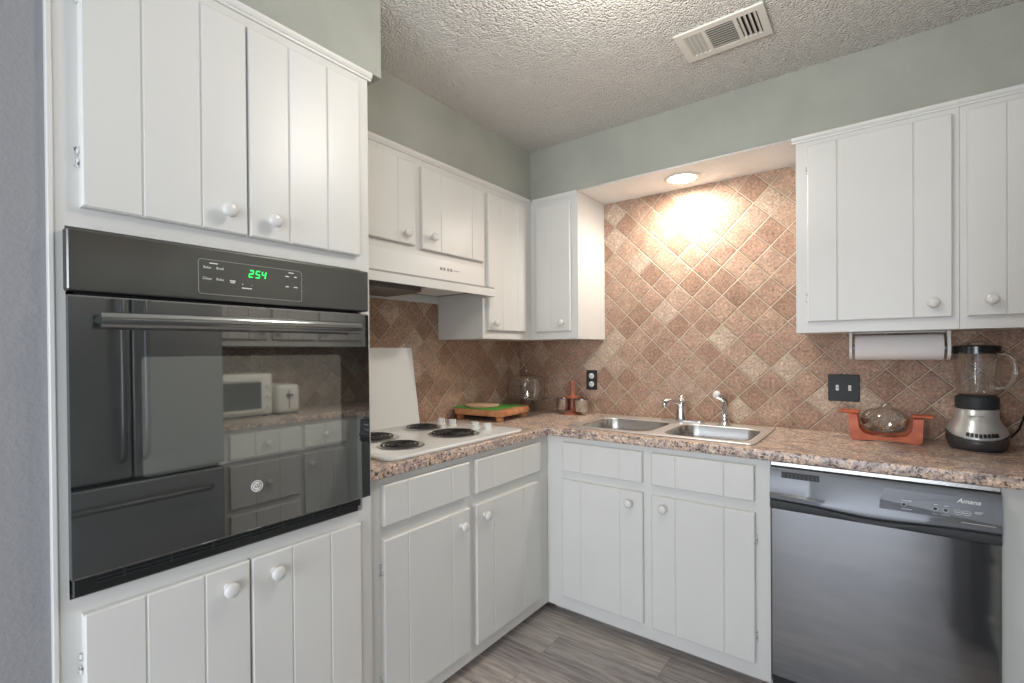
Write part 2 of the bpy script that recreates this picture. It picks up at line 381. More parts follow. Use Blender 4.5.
def knob(F, u, z, parent, d0=.020):
    n = F(0, 1, 0) - F(0, 0, 0)
    bm = lathe(nb(), [(.009,0), (.0075,.004), (.0065,.010), (.010,.015), (.0165,.019), (.0185,.024), (.017,.029), (.011,.0325), (.003,.0335)], F(u, d0, z), n, 24)
    return obj('knob', bm, M_KNOB, parent, smooth=50)
def hinge(F, u, z, parent, side):
    """small surface hinge at the door's rim: two leaves and a barrel"""
    bm = nb()
    fbox(bm, F, u, u + side*.008, 0.0003, .0015, z-.019, z+.019)
    n = Vector((0,0,1))
    lathe(bm, [(.0035,0), (.0035,.016)], F(u + side*.002, .006, z-.021), n, 10); lathe(bm, [(.0035,0), (.0035,.016)], F(u + side*.002, .006, z+.005), n, 10)
    return obj('hinge', bm, [M_HINGE], parent, smooth=40)
def door(F, u0, u1, z0, z1, grooves, parent, kn=None, hs=None, name='door', hz=None):
    o = obj(name, door_bm(F, u0, u1, z0, z1, grooves), WHITE, parent)
    if kn: knob(F, kn[0], kn[1], o)
    if hs:
        for z in (hz or (z0 + .10, z1 - .10)): hinge(F, u0 if hs < 0 else u1, z, o, hs)
    return o
def crown(F, u0, u1, z, parent, d0=0.0, name='crown_moulding'):
    bm = nb(); pr = [(d0, z-.024), (d0+.006, z-.024), (d0+.007, z-.018), (d0+.010, z-.017), (d0+.014, z-.010), (d0+.015, z-.003), (d0+.012, z), (d0, z)]
    prism(bm, [F(u0, d, zz) for d, zz in pr], F(u1, 0, 0) - F(u0, 0, 0))
    return obj(name, bm, WHITE, parent)

CT = .914; CEIL = 2.426
# ---------------------------------------------------------------- room shell
struct('floor', box(nb(), -.1, 2.97, -5.7, .1, -.06, 0), M_FLOOR)
struct('ceiling', box(nb(), -.1, 2.97, -5.7, .1, CEIL, CEIL+.06), M_POPCORN)
struct('wall_back', box(nb(), -.1, 2.97, 0, .1, 0, CEIL), M_TILE_B)
struct('wall_left', box(nb(), -.1, 0, -2.42, 0, 0, CEIL), M_TILE_L)
struct('wall_right', box(nb(), 2.87, 2.97, -2.45, 0, 0, CEIL), M_TILE_R)
# wall beyond the oven tower, flush with its face, and the rear end of the room
struct('wall_left_return', box(nb(), -.1, .628, -5.7, -2.4102, 0, CEIL), M_GREYP)
bm = nb(); box(bm, 2.87, 2.97, -3.25, -2.45, 0, CEIL); box(bm, 2.87, 2.97, -5.7, -4.75, 0, CEIL)
box(bm, 2.87, 2.97, -4.75, -3.25, 0, .80); box(bm, 2.87, 2.97, -4.75, -3.25, 2.0, CEIL)
struct('wall_right_rear', bm, M_PAINT)
bm = nb(); box(bm, .622, .70, -5.7, -5.6, 0, CEIL); box(bm, 2.30, 2.87, -5.7, -5.6, 0, CEIL); box(bm, .70, 2.30, -5.7, -5.6, 2.10, CEIL)
struct('wall_rear', bm, M_PAINT)
def glazing(name, F, u0, u1, z0, z1, mull):
    bm = nb(); w = .05
    fbox(bm, F, u0, u1, 0, .06, z0, z0+w); fbox(bm, F, u0, u1, 0, .06, z1-w, z1)
    fbox(bm, F, u0, u0+w, 0, .06, z0+w, z1-w); fbox(bm, F, u1-w, u1, 0, .06, z0+w, z1-w)
    for q in mull: fbox(bm, F, q-w/2, q+w/2, 0, .06, z0+w, z1-w)
    struct(name, bm, M_WINF)
glazing('door_1', FB(-5.60), .70, 2.30, 0, 2.10, (1.50,))
glazing('window_1', FR(2.93), -4.75, -3.25, .80, 2.0, (-4.0,))
# soffits above the wall cabinets, and the textured underside above the sink
D = .319
bm = nb(); box(bm, 0, D, -1.619, 0, 2.147, CEIL); struct('wall_soffit_left', bm, M_PAINT)
bm = nb(); box(bm, D, .627, -D, 0, 2.147, CEIL); box(bm, 1.645, 2.55, -D, 0, 2.147, CEIL)
box(bm, .627, 1.645, -D, 0, 2.155, CEIL); struct('wall_soffit_back', bm, M_PAINT)
# textured board under the sink bay of the soffit, with the can's opening cut out
c_ = [(1.134 + .066*math.cos(2*PI*k/40), -.162 + .066*math.sin(2*PI*k/40)) for k in range(40)]
struct('trim_1', plate([[(.628,-D+.0015), (1.644,-D+.0015), (1.644,-.0005), (.628,-.0005)], c_], 2.147, 2.1549), M_SOFW)
bm = nb(); box(bm, 2.55, 2.87, -2.45, 0, 2.147, CEIL); struct('wall_soffit_right', bm, M_PAINT)
bm = nb(); box(bm, 0, .645, -2.42, -1.622, 2.163, CEIL); struct('wall_soffit_tower', bm, M_PAINT)
# painted casing strip at the outer edge of the oven tower
bm = nb(); box(bm, .6352, .6400, -2.4095, -2.400, 0, 2.128, .002, 2); struct('trim_2', bm, WHITE)

# ---------------------------------------------------------------- oven tower
TX = .635; FT = FL(TX)
tw = thing('tall_oven_cabinet', 'tall white built-in cabinet around the black wall oven, plank doors above and below', 'cabinet', (.32, -2.04, 0))
bm = nb()
box(bm, .01, .56, -2.408, -1.668, 0, .09)
box(bm, .002, TX, -2.410, -1.668, .09, .797)
box(bm, .002, TX, -2.410, -1.668, 1.540, 2.147)
box(bm, .002, TX, -2.410, -2.384, .797, 1.540); box(bm, .002, TX, -1.700, -1.668, .797, 1.540)
obj('carcass', bm, WHITE, tw)
door(FT, -2.361, -2.043, 1.580, 2.108, (-2.260, -2.146), tw, (-2.094, 1.630), -1)
door(FT, -2.038, -1.712, 1.580, 2.108, (-1.934, -1.820), tw, (-1.984, 1.627), 1)
door(FT, -2.366, -2.047, .13, .765, (-2.263, -2.149), tw, (-2.100, .717), -1)
door(FT, -2.042, -1.719, .13, .765, (-1.936, -1.822), tw, (-1.987, .716), 1)
crown(FT, -2.410, -1.658, 2.163, tw)

# ---------------------------------------------------------------- wall oven
ov = thing('wall_oven', 'black built-in wall oven with green clock, glossy door and bar handle', 'oven', (.4, -2.04, .806))
obj('oven_body', box(nb(), .10, .630, -2.37, -1.706, .812, 1.53), M_MATT, ov)
cp = obj('control_panel', box(nb(), TX+.001, .664, -2.388, -1.692, 1.410, 1.533, .004, 2), M_OVPANEL, ov)
FP = lambda y, z, d=0: Vector((.6642 + d, y, z))
# keypad outline
kp = rrect(-2.160, -1.908, 1.424, 1.506, .008)
ki = rrect(-2.1588, -1.9092, 1.4252, 1.5048, .007)
bm = plate([kp, ki], 0, .0006)
for v in bm.verts: v.co = Vector((.6640 + v.co.z, v.co.x, v.co.y))
obj('keypad_outline', bm, M_DIMPR, cp)
Yd = (0,1,0); Zd = (0,0,1)
for w_s, y, z in (('Bake', -2.141, 1.487), ('Broil', -2.113, 1.487), ('Clean', -2.141, 1.461), ('Bake', -2.113, 1.461), ('+', -2.062, 1.455), ('-', -2.040, 1.455)):
    obj('key_legend', text_bm(w_s, .0085, FP(y, z), Yd, Zd, .0002), M_PRINT, cp)
for y, z, w in ((-2.127,1.4975,.018), (-2.085,1.461,.013), (-2.085,1.457,.010), (-2.052,1.446,.024), (-1.949,1.488,.010), (-1.926,1.488,.008),
                (-1.949,1.461,.009), (-1.926,1.461,.010), (-1.938,1.4985,.014)):
    obj('key_legend', box(nb(), .6641, .6646, y-w/2, y+w/2, z-.0013, z+.0013), M_PRINT, cp)
# clock: seven-segment digits reading 2:54
bm = nb()
SEG = {'2': 'abged', '5': 'afgcd', '4': 'fgbc'}
def digit(bm, ch, yc, zc, w=.0085, h=.0165, t_=.0020):
    sl = .14
    def seg(y0, z0, y1, z1):
        a = Vector((y0 + sl*z0, z0)); b2 = Vector((y1 + sl*z1, z1)); d = (b2-a).normalized(); nn = Vector((-d.y, d.x))*t_/2
        prism(bm, [(.6643, yc+q.x, zc+q.y) for q in (a-nn, b2-nn, b2+nn, a+nn)], (.0006, 0, 0))
    P7 = {'a': (-w/2,h/2,w/2,h/2), 'g': (-w/2,0,w/2,0), 'd': (-w/2,-h/2,w/2,-h/2), 'f': (-w/2,0,-w/2,h/2), 'e': (-w/2,-h/2,-w/2,0), 'b': (w/2,0,w/2,h/2), 'c': (w/2,-h/2,w/2,0)}
    for s in SEG[ch]: seg(*P7[s])
digit(bm, '2', -2.041, 1.4835); digit(bm, '5', -2.025, 1.4835); digit(bm, '4', -2.010, 1.4835)
obj('clock_digits', bm, M_LED, cp, label='green lit clock digits')
# door: leans back by a hair at the top
dr_ = nb(); T = .003
prism(dr_, [(.652, -2.387, .846), (.6735, -2.387, .846), (.6755, -2.387, .849), (.6755-T, -2.387, 1.398), (.6735-T, -2.387, 1.401), (.652, -2.387, 1.401)], (0, .687, 0))
box(dr_, TX+.002, .652, -2.374, -1.708, .850, 1.396)
od = obj('door', dr_, M_OVGLASS, ov)
def DF(y, z, d=0): return Vector((.6755 - T*(z-.849)/.549 + d, y, z))
w_ = [(-2.272 , 1.023), (-1.798, 1.023), (-1.798, 1.279), (-2.272, 1.279)]
wr = rrect(-2.272, -1.798, 1.023, 1.279, .008)
bm = nb(); A = [bm.verts.new(DF(y, z, .0002)) for y, z in wr]; B = [bm.verts.new(DF(y, z, .0012)) for y, z in wr]
bm.faces.new(A); bm.faces.new(B)
for i in range(len(A)): bm.faces.new((A[i], A[(i+1) % len(A)], B[(i+1) % len(A)], B[i]))
obj('window', bm, M_OVWIN, od)
bm = nb()
tube(bm, [(.705, -2.346, 1.352), (.709, -2.20, 1.354), (.709, -1.90, 1.356), (.705, -1.752, 1.356)], .0110, 24, sq=1.45)
for y in (-2.332, -1.768): lathe(bm, [(.013, 0), (.013, .034)], (.668, y, 1.354), (1,0,0), 20)
obj('handle', bm, M_HANDLE, od, smooth=40, label='glossy black bar handle')
bm = nb(); lathe(bm, [(.0145,0), (.0145,.0010)], DF(-2.038, .953, .0002), (1,0,0), 32)
bd = obj('maker_badge', bm, M_SOCK, od, smooth=40, label='round silver badge')
bm = nb()
o_ = DF(-2.038, .953, .0014)
ring = [(math.cos(2*PI*k/36)*.0113, math.sin(2*PI*k/36)*.0113) for k in range(36)]
tube(bm, [o_ + Vector((0, a, c)) for a, c in ring], .0005, 6, closed=True)
join(bm, text_bm('GE', .0125, o_, Yd, Zd, .0002, shear=.35))
for k in range(4):
    a = PI/4 + k*PI/2; tube(bm, [o_ + Vector((0, .0098*math.cos(a+j*.25), .0098*math.sin(a+j*.25))) for j in (-1, 0, 1)], .0004, 6)
obj('monogram', bm, M_BLACK, bd)
bm = nb(); box(bm, TX+.001, .652, -2.3815, -1.727, .803, .843, .002)
vt = obj('lower_vent_trim', bm, M_BLACK, ov)
bm = nb()
for z in (.823, .831, .838): box(bm, .6522, .655, -2.345, -1.745, z-.0012, z+.0012)
for y in [-2.30 + k*.085 for k in range(7)]: box(bm, .6522, .6545, y-.002, y+.002, .820, .840)
obj('vent_louvre', bm, M_PLATE, vt)

# ---------------------------------------------------------------- base cabinets
def carcass(F, u0, u1, depth, name_parent, zt=.876, hollow=True):
    bm = nb(); th = .018
    fbox(bm, F, u0, u1, -th, 0, .047, zt)
    fbox(bm, F, u0, u0+.015, -depth, -th, .047, zt); fbox(bm, F, u1-.015, u1, -depth, -th, .047, zt)
    fbox(bm, F, u0+.015, u1-.015, -depth, -th, .085, .10)
    fbox(bm, F, u0, u1, -.085, -.070, 0, .085)
    return obj('carcass', bm, WHITE, name_parent)
BL = FL(.610); BB = FB(-.610); RX = 2.300; BR = FR(RX)
c1 = thing('base_cabinet', 'white base cabinet under the cooktop, beside the oven tower, with hinges showing', 'cabinet', (.3, -1.42, 0), 'white base cabinets')
carcass(BL, -1.667, -1.180, .60, c1)
door(BL, -1.613, -1.197, .715, .850, (-1.510, -1.297), c1, name='drawer_front')
door(BL, -1.614, -1.196, .105, .670, (-1.511, -1.297), c1, (-1.250, .614), -1)
c2 = thing('base_cabinet', 'white base cabinet in the inner corner, under the cooktop knobs', 'cabinet', (.3, -.90, 0), 'white base cabinets')
bm = nb()
carcass(BL, -1.179, -.6105, .60, c2)
door(BL, -1.157, -.696, .715, .850, (-1.047, -.835), c2, name='drawer_front')
door(BL, -1.159, -.698, .105, .670, (-1.047, -.835), c2, (-1.113, .619), 1)
c3 = thing('base_cabinet', 'white sink base cabinet with two plank doors below two false drawer fronts', 'cabinet', (1.11, -.3, 0), 'white base cabinets')
carcass(BB, .611, 1.595, .60, c3)
door(BB, .707, 1.105, .715, .850, (.809, 1.002), c3, name='drawer_front')
door(BB, 1.145, 1.543, .715, .850, (1.247, 1.436), c3, name='drawer_front')
door(BB, .705, 1.107, .110, .674, (.806, 1.003), c3, (1.051, .623), -1)
door(BB, 1.146, 1.545, .105, .672, (1.247, 1.436), c3, (1.200, .626), 1)
c4 = thing('base_cabinet', 'white base cabinet with drawers mirrored in the oven door, along the opposite wall', 'cabinet', (2.55, -1.0, 0), 'white base cabinets')
carcass(BR, -1.495, -.6105, .565, c4)
bm = nb(); fbox(bm, BB, 2.2035, RX-.001, -.018, 0, .047, .876); obj('filler_strip', bm, WHITE, c4)
for z0, z1 in ((.715, .850), (.44, .675), (.11, .40)):
    d_ = door(BR, -1.435, -1.030, z0, z1, (-1.30, -1.16), c4, (-1.23, (z0+z1)/2), name='drawer')
door(BR, -.995, -.70, .715, .850, (-.86,), c4, (-.86, .785), name='drawer')
door(BR, -.995, -.70, .11, .675, (-.90, -.80), c4, (-.96, .61), 1)

# ---------------------------------------------------------------- worktop
outer = [(.001,-.001), (.001,-1.667), (.635,-1.667), (.635,-.640), (.640,-.635), (2.270,-.635), (2.275,-.640), (2.275,-1.498), (2.869,-1.498), (2.869,-.001)]
sink_hole = rrect(.705, 1.520, -.550, -.075, .02)
cook_hole = rrect(.100, .575, -1.53, -.835, .02)
wt = obj('worktop', plate([outer, sink_hole, cook_hole], .876, CT, .005), M_LAM, smooth=40)
tag(wt, 'brown granite-look laminate worktop running round the kitchen on the base cabinets', 'worktop')

# ---------------------------------------------------------------- cooktop
ck = thing('cooktop', 'white enamel cooktop with four black coil burners set in the worktop', 'cooktop', (.34, -1.18, CT))
bm = plate([rrect(.070, .612, -1.572, -.795, .045)], CT+.0003, .929, .006)
obj('cooktop_plate', bm, M_ENAMEL, ck, smooth=50)
bm = nb(); box(bm, .12, .56, -1.51, -.85, .879, CT); obj('burner_box', bm, M_GREY, ck)
for bx_, by_, R_ in ((.439,-1.089,.098), (.198,-1.050,.076), (.462,-1.402,.076), (.232,-1.365,.098)):
    bm = lathe(nb(), [(R_*.15,.0008), (R_*.97,.0010), (R_+.005,.0028), (R_+.010,.0032), (R_+.014,.0008), (R_+.010,-.0002), (R_*.15,-.0002)], (bx_, by_, .9293), (0,0,1), 48)
    pan = obj('drip_pan', bm, M_PAN, ck, smooth=50, label='chrome drip pan')
    bm = nb(); turns = 4.6 if R_ > .09 else 3.6; n_ = int(turns*30); pts = []
    for k in range(n_+1):
        f = k/n_; a = f*turns*2*PI + .6; r_ = R_*.20 + (R_*.97-R_*.20)*f
        pts.append((bx_ + r_*math.cos(a), by_ + r_*math.sin(a), .9362))
    tube(bm, pts, .0036, 8, sq=.8)
    for k in range(3):
        a = k*2*PI/3 + .3
        p0 = Vector((bx_, by_, .9325)); p1 = p0 + Vector((math.cos(a), math.sin(a), 0))*(R_*.98)
        tube(bm, [p0, p1], .0012, 6)
    obj('coil', bm, M_COIL, pan, smooth=60, label='black spiral heating coil')
for kx, ky in ((.197,-.925), (.268,-.922), (.415,-.922), (.490,-.922)):
    bm = lathe(nb(), [(.021,0), (.021,.005), (.017,.009), (.016,.024), (.013,.027)], (kx, ky, .9292), (0,0,1), 28)
    box(bm, kx-.020, kx+.020, ky-.0055, ky+.0055, .936, .960, .002)
    obj('control_knob', bm, M_ENAMEL, ck, smooth=40)

# white board leaning on the wall behind the cooktop
bm = nb()
pr = [(.0615, -1.60, CT+.0005), (.0665, -1.60, CT+.0005), (.0075, -1.60, 1.308), (.0025, -1.60, 1.308)]
prism(bm, pr, (0, .652, 0))
tag(obj('splash_board', bm, M_PANEL), 'plain white splash board leaning against the tiles behind the cooktop', 'board')

# ---------------------------------------------------------------- sink, faucet, sprayer
sk = thing('kitchen_sink', 'double bowl stainless steel sink set into the worktop', 'sink', (1.11, -.31, CT))
Lb = (.728, 1.090, -.530, -.180); Rb = (1.148, 1.500, -.530, -.180)
obj('sink_rim', plate([rrect(.690, 1.535, -.568, -.058, .025), rrect(*Lb, .07, 8), rrect(*Rb, .07, 8)], CT+.0003, .9200, .0025), M_RIM, sk, smooth=40)
for bb_ in (Lb, Rb):
    bm = nb(); x0, x1, y0, y1 = bb_; rings = []
    for ins, z, r in ((-.001,.9190,.07), (.002,.912,.068), (.008,.86,.065), (.014,.775,.062), (.024,.757,.06), (.042,.750,.05), (.12,.748,.02)):
        rings.append([(x, y, z) for x, y in rrect(x0+ins, x1-ins, y0+ins, y1-ins, r, 8)])
    loft(bm, rings, False, True)
    bw = obj('bowl', bm, M_STEEL, sk, smooth=60)
    bm = lathe(nb(), [(.040,0), (.042,.003), (.030,.004), (.022,.001)], ((x0+x1)/2, (y0+y1)/2, .7485), (0,0,1), 28)
    obj('drain', bm, M_CHROME, bw, smooth=50)
fc = thing('kitchen_faucet', 'chrome single lever faucet on the back rim of the sink', 'faucet', (1.11, -.115, .92))
bm = plate([rrect(1.005, 1.225, -.140, -.088, .025)], .9203, .931, .004); obj('base_plate', bm, M_CHROME, fc, smooth=50)
bm = lathe(nb(), [(.030,0), (.028,.010), (.0255,.025), (.025,.065), (.026,.088), (.023,.102), (.014,.112), (.004,.115)], (1.108, -.114, .931), (0,0,1), 28)
obj('faucet_body', bm, M_CHROME, fc, smooth=50)
bm = tube(nb(), [(1.106,-.118,1.012), (1.097,-.145,1.026), (1.083,-.180,1.032), (1.068,-.206,1.030), (1.060,-.218,1.022)], [.017,.0165,.015,.015,.016], 16)
lathe(bm, [(.0150,0), (.0165,.004), (.016,.018)], (1.060,-.219,1.002), (0,0,1), 18)
obj('spout', bm, M_CHROME, fc, smooth=50)
bm = tube(nb(), [(1.108,-.114,1.040), (1.110,-.108,1.050), (1.115,-.098,1.054), (1.120,-.088,1.055)], [.012,.009,.007,.007], 12)
obj('lever', bm, M_CHROME, fc, smooth=50)
sp = thing('side_sprayer', 'chrome pull-out side sprayer with white tip, standing behind the sink bowl', 'sprayer', (1.318, -.112, .92))
bm = lathe(nb(), [(.027,0), (.025,.006), (.018,.014), (.016,.036), (.018,.05), (.016,.055)], (1.318, -.112, .9203), (0,0,1), 24)
obj('socket', bm, M_CHROME, sp, smooth=50)
bm = tube(nb(), [(1.318,-.112,.965), (1.320,-.110,1.005), (1.318,-.112,1.035), (1.306,-.120,1.055), (1.288,-.132,1.066)], [.014,.017,.019,.019,.018], 16)
obj('spray_body', bm, M_CHROME, sp, smooth=50)
bm = lathe(nb(), [(.0185,0), (.0185,.012), (.014,.017)], (1.289,-.1315,1.0655), (-.018,-.012,.011), 18)
obj('spray_tip', bm, M_SOCK, sp, smooth=50, label='white spray tip')

# ---------------------------------------------------------------- dishwasher
dw = thing('dishwasher', 'black and grey built-in dishwasher below the worktop, between sink cabinet and filler strip', 'dishwasher', (1.9, -.35, 0))
obj('tub', box(nb(), 1.600, 2.199, -.610, -.04, .012, .868), M_MATT, dw)
bm = nb(); box(bm, 1.600, 2.199, -.627, -.6105, .862, .874); obj('mounting_strip', bm, M_STEEL, dw, label='bright metal strip along the top')
# door: slightly bowed slab below the handle
bm = nb(); prism(bm, [(1.600, -.6105, .105), (2.199, -.6105, .105), (2.199, -.645, .105), (2.193, -.650, .105), (1.606, -.650, .105), (1.600, -.645, .105)], (0, 0, .605))
dd = obj('door', bm, M_DW, dw)
bm = nb(); box(bm, 1.605, 2.194, -.600, -.585, .012, .10); obj('toe_panel', bm, M_MATT, dw)
# control console with its curved pocket handle
bm = nb(); prof = []
N = 28
def sag(x):
    s = (x-1.9)/.155
    return .022*math.exp(-s*s*1.1)
xs = [1.600 + .599*k/N for k in range(N+1)]
ring_f = []
for x in xs:
    zb = .742 - sag(x)*.6; col = []
    for d, z in ((-.6105, zb), (-.652, zb), (-.662, zb+.008), (-.663, zb+.022), (-.656, .770), (-.652, .850), (-.647, .858), (-.6105, .858)):
        col.append(Vector((x, d, z)))
    ring_f.append(col)
loft(bm, ring_f)
con = obj('control_panel', bm, M_DWP, dw, smooth=35)
bm = nb(); R0 = []
for x in xs:
    zb = .742 - sag(x)*.6
    R0.append([Vector((x, y, z)) for y, z in ((-.612, zb-.001), (-.655, zb-.001), (-.657, zb-.006), (-.655, .713), (-.651, .711), (-.612, .711))])
loft(bm, R0)
# handle band; a dark sliver on it paints the shade of a grip pocket
obj('handle_band', bm, M_PLATE, dw, smooth=35, label='dark curved handle band')
bm = nb(); R0 = []
for k in range(21):
    x = 1.775 + .255*k/20; s = math.sin(PI*k/20)
    R0.append([Vector((x, y, z)) for y, z in ((-.6585, .7405 - sag(x)*.6 - .001), (-.6592, .7405 - sag(x)*.6 - .013*s - .0015), (-.6560, .7405 - sag(x)*.6 - .013*s - .0015), (-.6560, .7405 - sag(x)*.6 - .001))])
loft(bm, R0); obj('grip_shade', bm, M_MATT, dw, smooth=35)
bm = nb(); box(bm, 1.637, 1.752, -.6535, -.6525, .826, .848); vv = obj('air_vent', bm, M_MATT, con)
bm = nb()
for k in range(9): box(bm, 1.6435 + k*.0125, 1.6455 + k*.0125, -.6545, -.6532, .828, .842)
obj('vent_fin', bm, M_DARKG, vv)
bm = nb(); X_ = (1,0,0)
# raised lens round the buttons
lens = [(1.930,.838), (2.168,.838), (2.178,.830), (2.186,.775), (2.184,.770), (1.916,.770), (1.918,.80)]
bm = nb(); prism(bm, [(x, -.6535 - max(0,(.82-z))*.05, z) for x, z in lens], (0, .003, 0)); obj('button_lens', bm, M_DWP, con)
def dws(z): return -.6545 - max(0, (.82-z))*.055
obj('brand_lettering', text_bm('Amana', .0185, (2.128, dws(.828)-.0004, .8275), X_, Zd, .0003, shear=.3, weight=.0004), M_PRINT, con)
obj('option_lettering', text_bm('SELECT OPTIONS', .0052, (2.065, dws(.78)-.0004, .7785), X_, Zd, .0002), M_PRINT, con)
for x, z, w in ((1.985,.806,.024), (1.985,.7795,.026), (2.054,.806,.008), (2.078,.806,.010), (2.150,.800,.018), (2.148,.796,.014)):
    obj('key_legend', box(nb(), x-w/2, x+w/2, dws(z)-.0006, dws(z), z-.0008, z+.0008), M_PRINT, con)
for x in (1.978, 2.053, 2.077):
    obj('button_ring', tube(nb(), [(x+.0062*math.cos(a*PI/10), dws(.792)-.0003, .793+.0062*math.sin(a*PI/10)) for a in range(20)], .0005, 5, closed=True), M_PRINT, con)
    obj('push_button', lathe(nb(), [(.0040,0), (.0036,.0018)], (x, dws(.793)+.0002, .793), (0,-1,0), 16), M_MATT, con, smooth=40)
for x in (2.105, 2.124):
    obj('button_ring', tube(nb(), [(x+.0088*math.cos(a*PI/10), dws(.792)-.0003, .793+.0070*math.sin(a*PI/10)) for a in range(20)], .0007, 5, closed=True), M_PRINT, con)
    obj('key_legend', box(nb(), x-.005, x+.005, dws(.79)-.0006, dws(.79), .792, .794), M_PRINT, con)
obj('console_stripe', box(nb(), 2.110, 2.185, -.6640, -.6628, .7655, .7667), M_PRINT, con)
bm = nb(); lathe(bm, [(.0016,0), (.0012,.001)], (1.931, -.6500, .545), (0,-1,0), 10); obj('door_screw', bm, M_STEEL, dd)

# ---------------------------------------------------------------- wall cabinets
UL = FL(.320); UB = FB(-.320); UR = FR(2.55)
h1 = thing('wall_cabinet', 'short white wall cabinet with two doors above the range hood', 'cabinet', (.16, -1.2, 1.705), 'white wall cabinets')
bm = nb(); box(bm, .002, .320, -1.667, -.752, 1.705, 2.147); obj('carcass', bm, WHITE, h1)
door(UL, -1.625, -1.207, 1.742, 2.092, (-1.50, -1.304), h1, (-1.268, 1.784))
door(UL, -1.172, -.754, 1.735, 2.092, (-1.057, -.847), h1, (-1.118, 1.791), 1, hz=(1.80, 2.03))
crown(UL, -1.667, -.341, 2.150, h1)
h2 = thing('wall_cabinet', 'tall white wall cabinet beside the range hood, in the corner', 'cabinet', (.16, -.53, 1.352), 'white wall cabinets')
bm = nb(); box(bm, .002, .320, -.751, -.004, 1.352, 2.147); obj('carcass', bm, WHITE, h2)
door(UL, -.724, -.394, 1.395, 2.092, (-.609, -.476), h2, (-.686, 1.433), 1)
h3 = thing('wall_cabinet', 'single door white wall cabinet to the side of the tiled sink wall, by the corner', 'cabinet', (.47, -.16, 1.352), 'white wall cabinets')
bm = nb(); box(bm, .321, .627, -.320, -.002, 1.352, 2.147); obj('carcass', bm, WHITE, h3)
door(UB, .364, .588, 1.395, 2.099, (.467,), h3, (.540, 1.440), -1)
crown(UB, .342, .6265, 2.150, h3)
h4 = thing('wall_cabinet', 'white wall cabinet of wide planks above the double light switch and paper towels', 'cabinet', (1.9, -.16, 1.352), 'white wall cabinets')
bm = nb(); box(bm, 1.646, 2.141, -.320, -.002, 1.352, 2.147); obj('carcass', bm, WHITE, h4)
door(UB, 1.688, 2.122, 1.395, 2.104, (1.788, 2.018), h4, (2.070, 1.446), -1)
crown(UB, 1.632, 2.141, 2.150, h4)
h5 = thing('wall_cabinet', 'white wall cabinet directly above the blender', 'cabinet', (2.34, -.16, 1.352), 'white wall cabinets')
bm = nb(); box(bm, 2.142, 2.549, -.320, -.002, 1.352, 2.147); obj('carcass', bm, WHITE, h5)
door(UB, 2.160, 2.500, 1.395, 2.104, (2.258, 2.40), h5, (2.218, 1.448), 1)
crown(UB, 2.1415, 2.528, 2.150, h5)
h6 = thing('wall_cabinet', 'white wall cabinet along the opposite wall, mirrored at the top of the oven glass', 'cabinet', (2.7, -1.0, 1.352), 'white wall cabinets')
bm = nb(); box(bm, 2.551, 2.868, -1.495, -.345, 1.352, 2.147); obj('carcass', bm, WHITE, h6)
for y0, y1, k in ((-1.45, -1.095, -1.13), (-1.06, -.765, -1.03), (-.73, -.40, -.70)): door(UR, y0, y1, 1.395, 2.10, ((y0*2+y1)/3, (y0+y1*2)/3), h6, (k, 1.44))

# ---------------------------------------------------------------- range hood
hd = thing('range_hood', 'white under-cabinet range hood over the cooktop', 'range hood', (.2, -1.14, 1.55))
y0, y1 = -1.520, -.7525
bm = nb()
prism(bm, [(.002, y0, 1.7045), (.333, y0, 1.7045), (.337, y0, 1.612), (.408, y0, 1.592), (.410, y0, 1.589), (.410, y0, 1.557), (.404, y0, 1.557), (.402, y0, 1.583), (.330, y0, 1.602), (.002, y0, 1.602)], (0, y1-y0, 0))
# end cheeks and back lip closing the underside
for ya in (y0, y1-.004): prism(bm, [(.002, ya, 1.602), (.404, ya, 1.600), (.404, ya, 1.557), (.002, ya, 1.546)], (0, .004, 0))
box(bm, .002, .008, y0+.004, y1-.004, 1.546, 1.602)
obj('hood_shell', bm, M_HOODW, hd)
obj('inner_plate', box(nb(), .010, .402, -1.515, -.758, 1.584, 1.6015), M_GREY, hd)
bm = nb(); prism(bm, [(.06, -1.505, 1.583), (.30, -1.505, 1.583), (.30, -1.505, 1.553), (.27, -1.505, 1.548), (.06, -1.505, 1.548)], (0, .36, 0)); obj('grease_filter', bm, M_MESHF, hd)
obj('light_cover', box(nb(), .10, .30, -1.10, -.86, 1.574, 1.5835, .003), M_HOODW, hd)
bm = nb(); lathe(bm, [(.006,0), (.005,.012)], (.350, -.98, 1.572), (0,0,1), 12); obj('switch_knob', bm, M_MATT, hd)
bm = nb()
for y in (-1.055, -1.035, -1.010, -.990): box(bm, .3345, .3362, y-.0065, y+.0065, 1.657, 1.670); 
for y in (-.965, -.945): box(bm, .3345, .3362, y-.008, y+.008, 1.662, 1.665)
obj('control_legends', bm, M_DIMPR, hd)

# ---------------------------------------------------------------- downlight and ceiling vent
dl = thing('downlight', 'round recessed downlight glowing above the sink', 'light', (1.134, -.162, 2.147))
bm = lathe(nb(), [(.0655,0), (.084,0), (.086,-.002), (.084,-.0045), (.070,-.006), (.0655,-.003)], (1.134,-.162,2.1468), (0,0,1), 48, cap=False)
obj('trim_ring', bm, M_VENTW, dl, smooth=50)
bm = lathe(nb(), [(.001,-.017), (.022,-.0165), (.042,-.013), (.058,-.006), (.0645,.001), (.0645,.006)], (1.134,-.162,2.1468), (0,0,1), 40); obj('lens', bm, M_LENS, dl, smooth=60)

